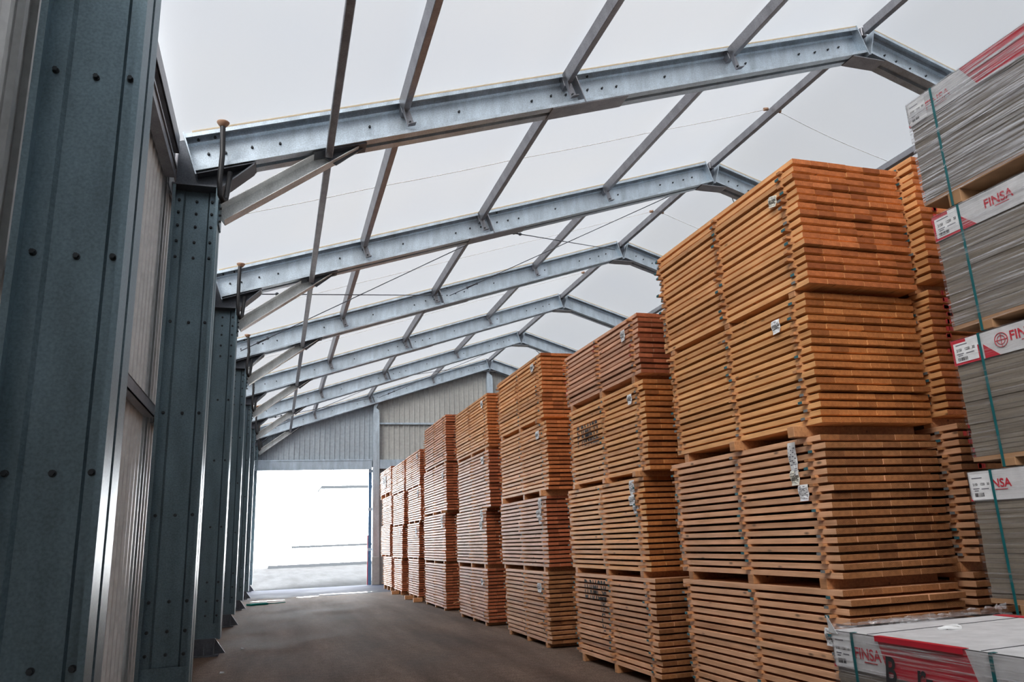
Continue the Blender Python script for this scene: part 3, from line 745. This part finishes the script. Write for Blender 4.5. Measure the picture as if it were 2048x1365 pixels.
# second row behind the first stack
pr = random.Random(55)
ZR = [(3.66, 4.79), (2.50, 3.58), (1.33, 2.42), (.12, 1.25)]
for i, (z0, z1) in enumerate(ZR):
    y0 = (4.80, 4.90, 4.86, 4.95)[i]; xl = (5.275, 5.29, 5.29, 5.285)[i]
    t, n, pitch, bt = make_bundle(xl, y0, y0+2.45, z0, z1, ('fresh', 'fresh', 'pale', 'pale')[i], '%s bundle in the dark stack squeezed behind the wrapped panels' % LEVEL[i], 6, pr, 'teal', 4, None, .8, .022)  # lower bundles take browner wood to imitate the shade behind the panels
    add_bearers(t, 2.45, z0-(ZR[i+1][1] if i < 3 else 0), pr)
    BUN[('r', i)] = (t, 2.45, n, pitch, bt)
    # red spray runs over the board ends
    if i < 3:
        m = MB(); q = random.Random(i+3)
        for l in range(n):
            if i == 0 and l > n-6: continue
            if i and l < n-10: continue
            for _ in range(3):
                x = .13+q.gauss(0, .03)+(.12 if (i == 0 and l < 7) else 0); w = q.uniform(.012, .055); zz = l*pitch
                m.box((x, -1.225-.028, zz+q.uniform(0, .01)), (x+w, -1.225-.026, zz+bt-q.uniform(0, .006)))
        o = m.build('red_spray_marks', M['spray_red'], t); o['kind'] = 'stuff'

# black spray lettering over two bundles of the second stack
def spray(key, txt, size, xs, y_off, z_top, name='spray_lettering'):
    t, L, n, pitch, bt = BUN[key]; me = text_mesh(txt, size, xs, 0, .03)
    zb = z_top-size*.72
    lay = [(i*pitch-zb, i*pitch+bt-zb) for i in range(n) if -1 < i*pitch-zb < 1]
    strokes(me, lay, name, M['spray'], t, (-.030, L/2-y_off, zb), FACE_W)
spray((2, 1), 'F RM622', .40, .52, .33, .80)
spray((2, 3), 'D RMC58', .34, .52, .42, .985); spray((2, 3), 'NP', .26, .5, .95, .82, 'spray_scrawl'); spray((2, 3), 'C', .34, .5, .95, .62, 'spray_letter')
t, L, n, pitch, bt = BUN[(2, 3)]; me = text_mesh('D', .34, .55, 0, .03); zb = .72
strokes(me, [(i*pitch-zb, i*pitch+bt-zb) for i in range(n)], 'spray_letter', M['spray'], t, (.40, -L/2-.045, zb), FACE_S)
spray((8, 0), 'RM 18', .55, .6, .9, .80)
# split sticks poking out of the lower bundles
for key, spots in {(2, 3): [(.0, .36, 1)], (3, 3): [(-1.05, .62, 0), (-1.05, .50, 1), (-1.0, .33, 1)], (4, 3): [(1.35, .25, 1)]}.items():
    t, L, n, pitch, bt = BUN[key]
    for y, z, k in spots:
        m = MB(); m.bar((.02, y, z), (-.10, y+.12, z-.05 if k else z+.05), .03, .016, m=None); m.build('broken_stick', M['bearer'], t)

# timber blocks on the floor under the far stacks
for (x, y, lab) in ((3.86, 27.0, 'short timber block lying on the floor by the second stack from the doorway'), (3.86, 24.2, 'short timber block on the floor below the third stack from the doorway'), (3.90, 22.9, 'short timber block on the floor between the fifth stack and its neighbour')):
    m = MB(); m.box((0, 0, 0), (.26, .11, .11)); o = m.build('timber_block', M['bearer'], None, .005, (x, y, 0)); tag(o, lab, 'timber block', 'floor timber blocks')

# ---------------------------------------------------------------- wrapped panel packs
def lab_sheet(m, x, ya, yb, z0, z1, mat, off): m.box((x-off, yb, z0), (x-off+.0015, ya, z1), mat)
def barcode(parent, x, y, z, w, h, seed):
    q = random.Random(seed); m = MB(); u = 0
    while u < w:
        b = q.choice((.0016, .0026, .004)); m.box((x-.001, y-u-b, z), (x, y-u, z+h)); u += b+q.choice((.0016, .0026, .005))
    m.build('barcode', M['ink'], parent)
def pack(xl, yf, z0, z1, zlab, label, strapy, brand=None, brandsize=.1, redtri=None, frame=True, redband=None, gap=.09, straptop=True, fm='film', width=1.22, length=2.15, seed=0, logo=None, papery=.20):
    """wrapped pack of boards; far end at yf, long face at xl, top z1, header sheet down to zlab"""
    t = thing('panel_pack', label, 'panel pack', (xl, yf, z0), 'wrapped panel packs')
    H = z1-z0; q = random.Random(seed); m = MB(); n = max(8, int((H-.03)/.030))
    for i in range(n):
        j = q.uniform(-.003, .003); a = .03+(H-.03)*i/n; b = .03+(H-.03)*(i+1)/n
        m.box((j, -length+q.uniform(-.004, .004), a+.0008), (width+j, q.uniform(-.005, .005), b-.0008))
    m.build('panel_sheets', M['panel'], t)
    m = MB(); m.box((-.006, -length, 0), (width+.006, .012, .028)); m.build('base_board', M['chip'], t)
    hz = zlab-z0
    # white header carton folded over the top edge
    m = MB(); m.box((-.010, -length-.006, hz), (-.006, .010, H+.004)); m.box((-.010, -length-.006, H+.0005), (width+.010, .010, H+.004)); m.box((-.010, .006, hz), (width+.010, .010, H+.004)); m.box((width+.006, -length-.006, hz), (width+.010, .010, H+.004))
    m.build('header_carton', M['carton'], t)
    hl = H-hz
    if redtri:
        y = -redtri; m = MB(); m.prism([(0, 0), (.11, 0), (0, hl*.55)], (-.0125, y, hz), (0, -1, 0), (0, 0, 1), (.0015, 0, 0)); m.build('red_wedge', M['red'], t)
    if redband:
        a, b, sl = redband; m = MB(); m.prism([(a, H), (a+sl, hz), (b+sl*1.2, hz), (b, H)], (-.0125, 0, 0), (0, -1, 0), (0, 0, 1), (.0015, 0, 0)); m.build('red_band', M['red'], t)
    # printed paper label at the far end
    py0, py1 = -.008, -.008-papery
    if frame:
        m = MB(); m.box((-.0135, py1-.012, hz-.002), (-.012, .010, hz+hl)); m.build('label_border', M['red'], t)
        m = MB(); m.box((-.0155, py1, hz+.014), (-.014, py0, hz+hl*.86)); m.box((-.0152, py1-.02, hz+hl*.6), (-.0138, py1-.0005, hz+hl*.99)); m.box((-.0152, py1, hz+hl*.8605), (-.0138, py1+.08, hz+hl*.99)); o = m.build('paper_label', M['paper'], t)
    else:
        m = MB(); m.box((-.0155, py1, hz+.006), (-.014, py0, hz+hl*.92)); m.build('paper_label', M['paper'], t)
        m = MB(); m.prism([(0, 0), (.02, 0), (0, .02)], (-.0165, .008, hz), (0, -1, 0), (0, 0, 1), (.001, 0, 0)); m.build('red_corner', M['red'], t)
    s = papery/.20
    for txt, dy in (('2150', .022), ('1220', .092), ('30', .158)):
        place_text('size_print', text_mesh(txt, .028*s, .82, 0, .02), M['ink'], t, (-.0168, -.008-dy*s, hz+hl*.52))
    m = MB()
    for zz, a, b in ((.76, .02, .12), (.40, .02, .08), (.38, .10, .17), (.33, .03, .07)):
        m.box((-.0166, -.008-b*s, hz+hl*zz), (-.016, -.008-a*s, hz+hl*zz+.006))
    m.build('label_lines', M['print'], t)
    barcode(t, -.016, -.03, hz+hl*.14, .085*s, hl*.13, seed+1)
    if brand:
        by, bz, txt = brand; place_text('red_lettering', text_mesh(txt, brandsize, .95, 0, .022), M['red'], t, (-.0130, -by, hz+hl*bz))
        m = MB(); m.box((-.0135, -by-brandsize*2.1, hz+hl*bz-.016), (-.012, -by-brandsize*.9, hz+hl*bz-.011)); m.build('red_underline', M['red'], t)
    if logo:
        ly = -logo; lz = hz+hl*.53; m = MB(); r = hl*.27
        for rr, w_ in ((r, .005), (r*.62, .004)):
            pts = [Vector((-.0135, ly+rr*math.cos(a*math.pi/16), lz+rr*math.sin(a*math.pi/16))) for a in range(33)]
            m.tube(pts, w_*.5, 4, cap=False)
        m.box((-.0136, ly-r, lz-.002), (-.0125, ly+r, lz+.002)); m.box((-.0136, ly-.002, lz-r), (-.0125, ly+.002, lz+r))
        m.build('round_emblem', M['red'], t)
    # straps run round the pack
    for k, sy_ in enumerate(strapy):
        for _ in (0,):
            m = MB(); w = .019; e = .021; lo = -gap+.004
            m.box((-e, -sy_-w, lo), (-e+.0015, -sy_, H+.0065)); m.box((-e, -sy_-w, H+.005), ((width+e) if straptop else .012, -sy_, H+.0065)); m.box((width+e-.0015, -sy_-w, lo), (width+e, -sy_, H+.0065))
            m.box((-e, -sy_-w, lo-.0005), (width+e, -sy_, lo+.001)); m.build('strap', M['teal'], t)
    # runners below
    for yy in (.24, 1.05, 1.86):
        m = MB(); m.box((-.012, -yy-.05, -gap+.006), (width, -yy+.05, -.0005)); m.build('runner', M['chip'], t, bevel=.003)
    # stretch film drawn over long face and end
    m = MB(); e = .0185
    ny_, nz_ = 24, 10; q = random.Random(seed+9)
    if True:
        z_lo = .0
        grid = [[m.bm.verts.new((-e-q.uniform(0, .004), .006-(length+.01)*i/ny_, z_lo+(H+.006-z_lo)*j/nz_)) for j in range(nz_+1)] for i in range(ny_+1)]
        for i in range(ny_):
            for j in range(nz_):
                m.bm.faces.new((grid[i][j], grid[i+1][j], grid[i+1][j+1], grid[i][j+1])).smooth = True
        m.build('stretch_film', M[fm], t)
    kids = list(t.children); st = lambda o: o.name.split('.')[0]
    car = next(o for o in kids if st(o) == 'header_carton'); lb = next(o for o in kids if st(o) == 'paper_label')
    for o in kids:
        if st(o) in ('red_wedge', 'red_band', 'red_lettering', 'red_underline', 'round_emblem', 'red_corner'): o.parent = car
        elif st(o) in ('size_print', 'label_lines', 'barcode', 'label_border'): o.parent = lb
    return t

XP = 4.40
packs = [
 (3.935, 3.845, 4.655, 4.47, 'topmost wrapped panel pack with faded red header under stretch film', [.215, 1.02, 1.85], (.155, .30, 'FINSA'), .085, None, False, (.47, 1.15, .11), None, .15),
 (3.895, 2.905, 3.735, 3.555, 'second wrapped panel pack from the top with red-framed label and glossy film', [.205, 1.02, 1.85], (.40, .40, 'FINSA'), .085, .215, True, None, None, .195),
 (3.935, 2.020, 2.835, 2.665, 'third wrapped panel pack from the top, showing a round emblem and red lettering', [.205, 1.02, 1.85], (.425, .42, 'FINSA'), .085, .23, True, None, .365, .18),
 (4.005, 1.135, 1.955, 1.768, 'lowest visible wrapped panel pack of the tall pile, its label covering the lettering', [.165, 1.02, 1.85], (.115, .42, 'FINSA'), .075, None, False, (.43, .95, .09), None, .155),
 (3.95, .25, 1.05, .87, 'bottom panel pack hidden behind the low wrapped pack', [.2, 1.02, 1.85], None, .08, None, False, None, None, .16)]
for i, (yf, z0, z1, zl, lab, sy_, br, bs, tri, fr, rb, lg, pw) in enumerate(packs):
    pack(XP, yf, z0, z1, zl, lab, sy_, br, bs, tri, fr, rb, (z0-packs[i+1][2]-.0075 if i < 4 else .084), True, ('film_heavy', 'film', 'film_light', 'film_light', 'film_light')[i], seed=20+i, logo=lg, papery=pw)
m = MB()
for yy in (2.0, 2.9, 3.7): m.box((XP, yy-.06, 0), (XP+1.2, yy+.06, .166))
for o in [m.build('floor_bearer', M['chip'])]: tag(o, 'chipboard bearers on the floor under the tall panel pile', 'bearer')
# the low pack in front
fp = pack(2.92, 3.70, .10, 1.10, .92, 'low wrapped panel pack in front with pale top and glossy plastic film', [.15, .985, 1.82], (.155, .35, 'FINSA'), .075, None, False, (.33, .86, .05), .10, False, seed=44, papery=.13)
m = MB(); m.box((-.026, -.86, .982), (-.0245, -.33, 1.006)); m.box((-.026, -.86, 1.0055), (.012, -.33, 1.007)); m.build('red_top_edge', M['red'], fp)
m = MB(); m.box((1.12, -.30, 1.005), (1.20, -.0, 1.007)); m.build('red_far_edge', M['red'], fp)
m = MB()
for y in (-.245, -.925): m.bar((.0, y-.01, 1.0052), (1.22, y+.09, 1.0052), .006, .002)
m.build('top_seam', M['ink'], fp)
# torn hand hole on top
m = MB(); pts = [Vector((.48+.062*math.cos(a)*(1+.15*math.sin(3*a)), -.315+.034*math.sin(a), 1.009+.005*math.sin(2*a))) for a in [2*math.pi*i/24 for i in range(25)]]
m.tube(pts, .009, 6, cap=False); m.build('torn_rim', M['paper'], fp)
m = MB(); m.bar((.43, -.325, 1.0072), (.53, -.312, 1.0072), .030, .003); m.build('hole_edge', M['hole'], fp)
# spray marks on the film
for txt, y, z, sz in (('B', .36, .80, .17), ('r-', .56, .80, .17)):
    place_text('spray_mark', text_mesh(txt, sz, .8, .2, .02), M['spray'], fp, (-.0235, -y, z))
# crumpled film gathered along the far top edge and the corner flap
q = random.Random(3); m = MB(); nx, nr = 46, 5; g = []
for i in range(nx+1):
    u = i/nx; x = -.01+1.24*u; row = []
    for j in range(nr+1):
        v = j/nr; row.append(m.bm.verts.new((x+q.uniform(-.008, .008), -.03+.055*v+q.uniform(-.012, .012), 1.008+.05*math.sin(math.pi*v)*(.5+.5*u)*q.uniform(.5, 1.3))))
    g.append(row)
for i in range(nx):
    for j in range(nr): m.bm.faces.new((g[i][j], g[i+1][j], g[i+1][j+1], g[i][j+1]))
m.build('crumpled_film', M['film'], fp)
m = MB(); m.hexa([(-.024, -.055, .99), (-.02, .01, .99), (-.018, .01, .99), (-.022, -.055, .99), (-.03, .00, 1.075), (-.028, .012, 1.08), (-.026, .012, 1.08), (-.028, .0, 1.075)]); m.build('film_flap', M['paper'], fp)
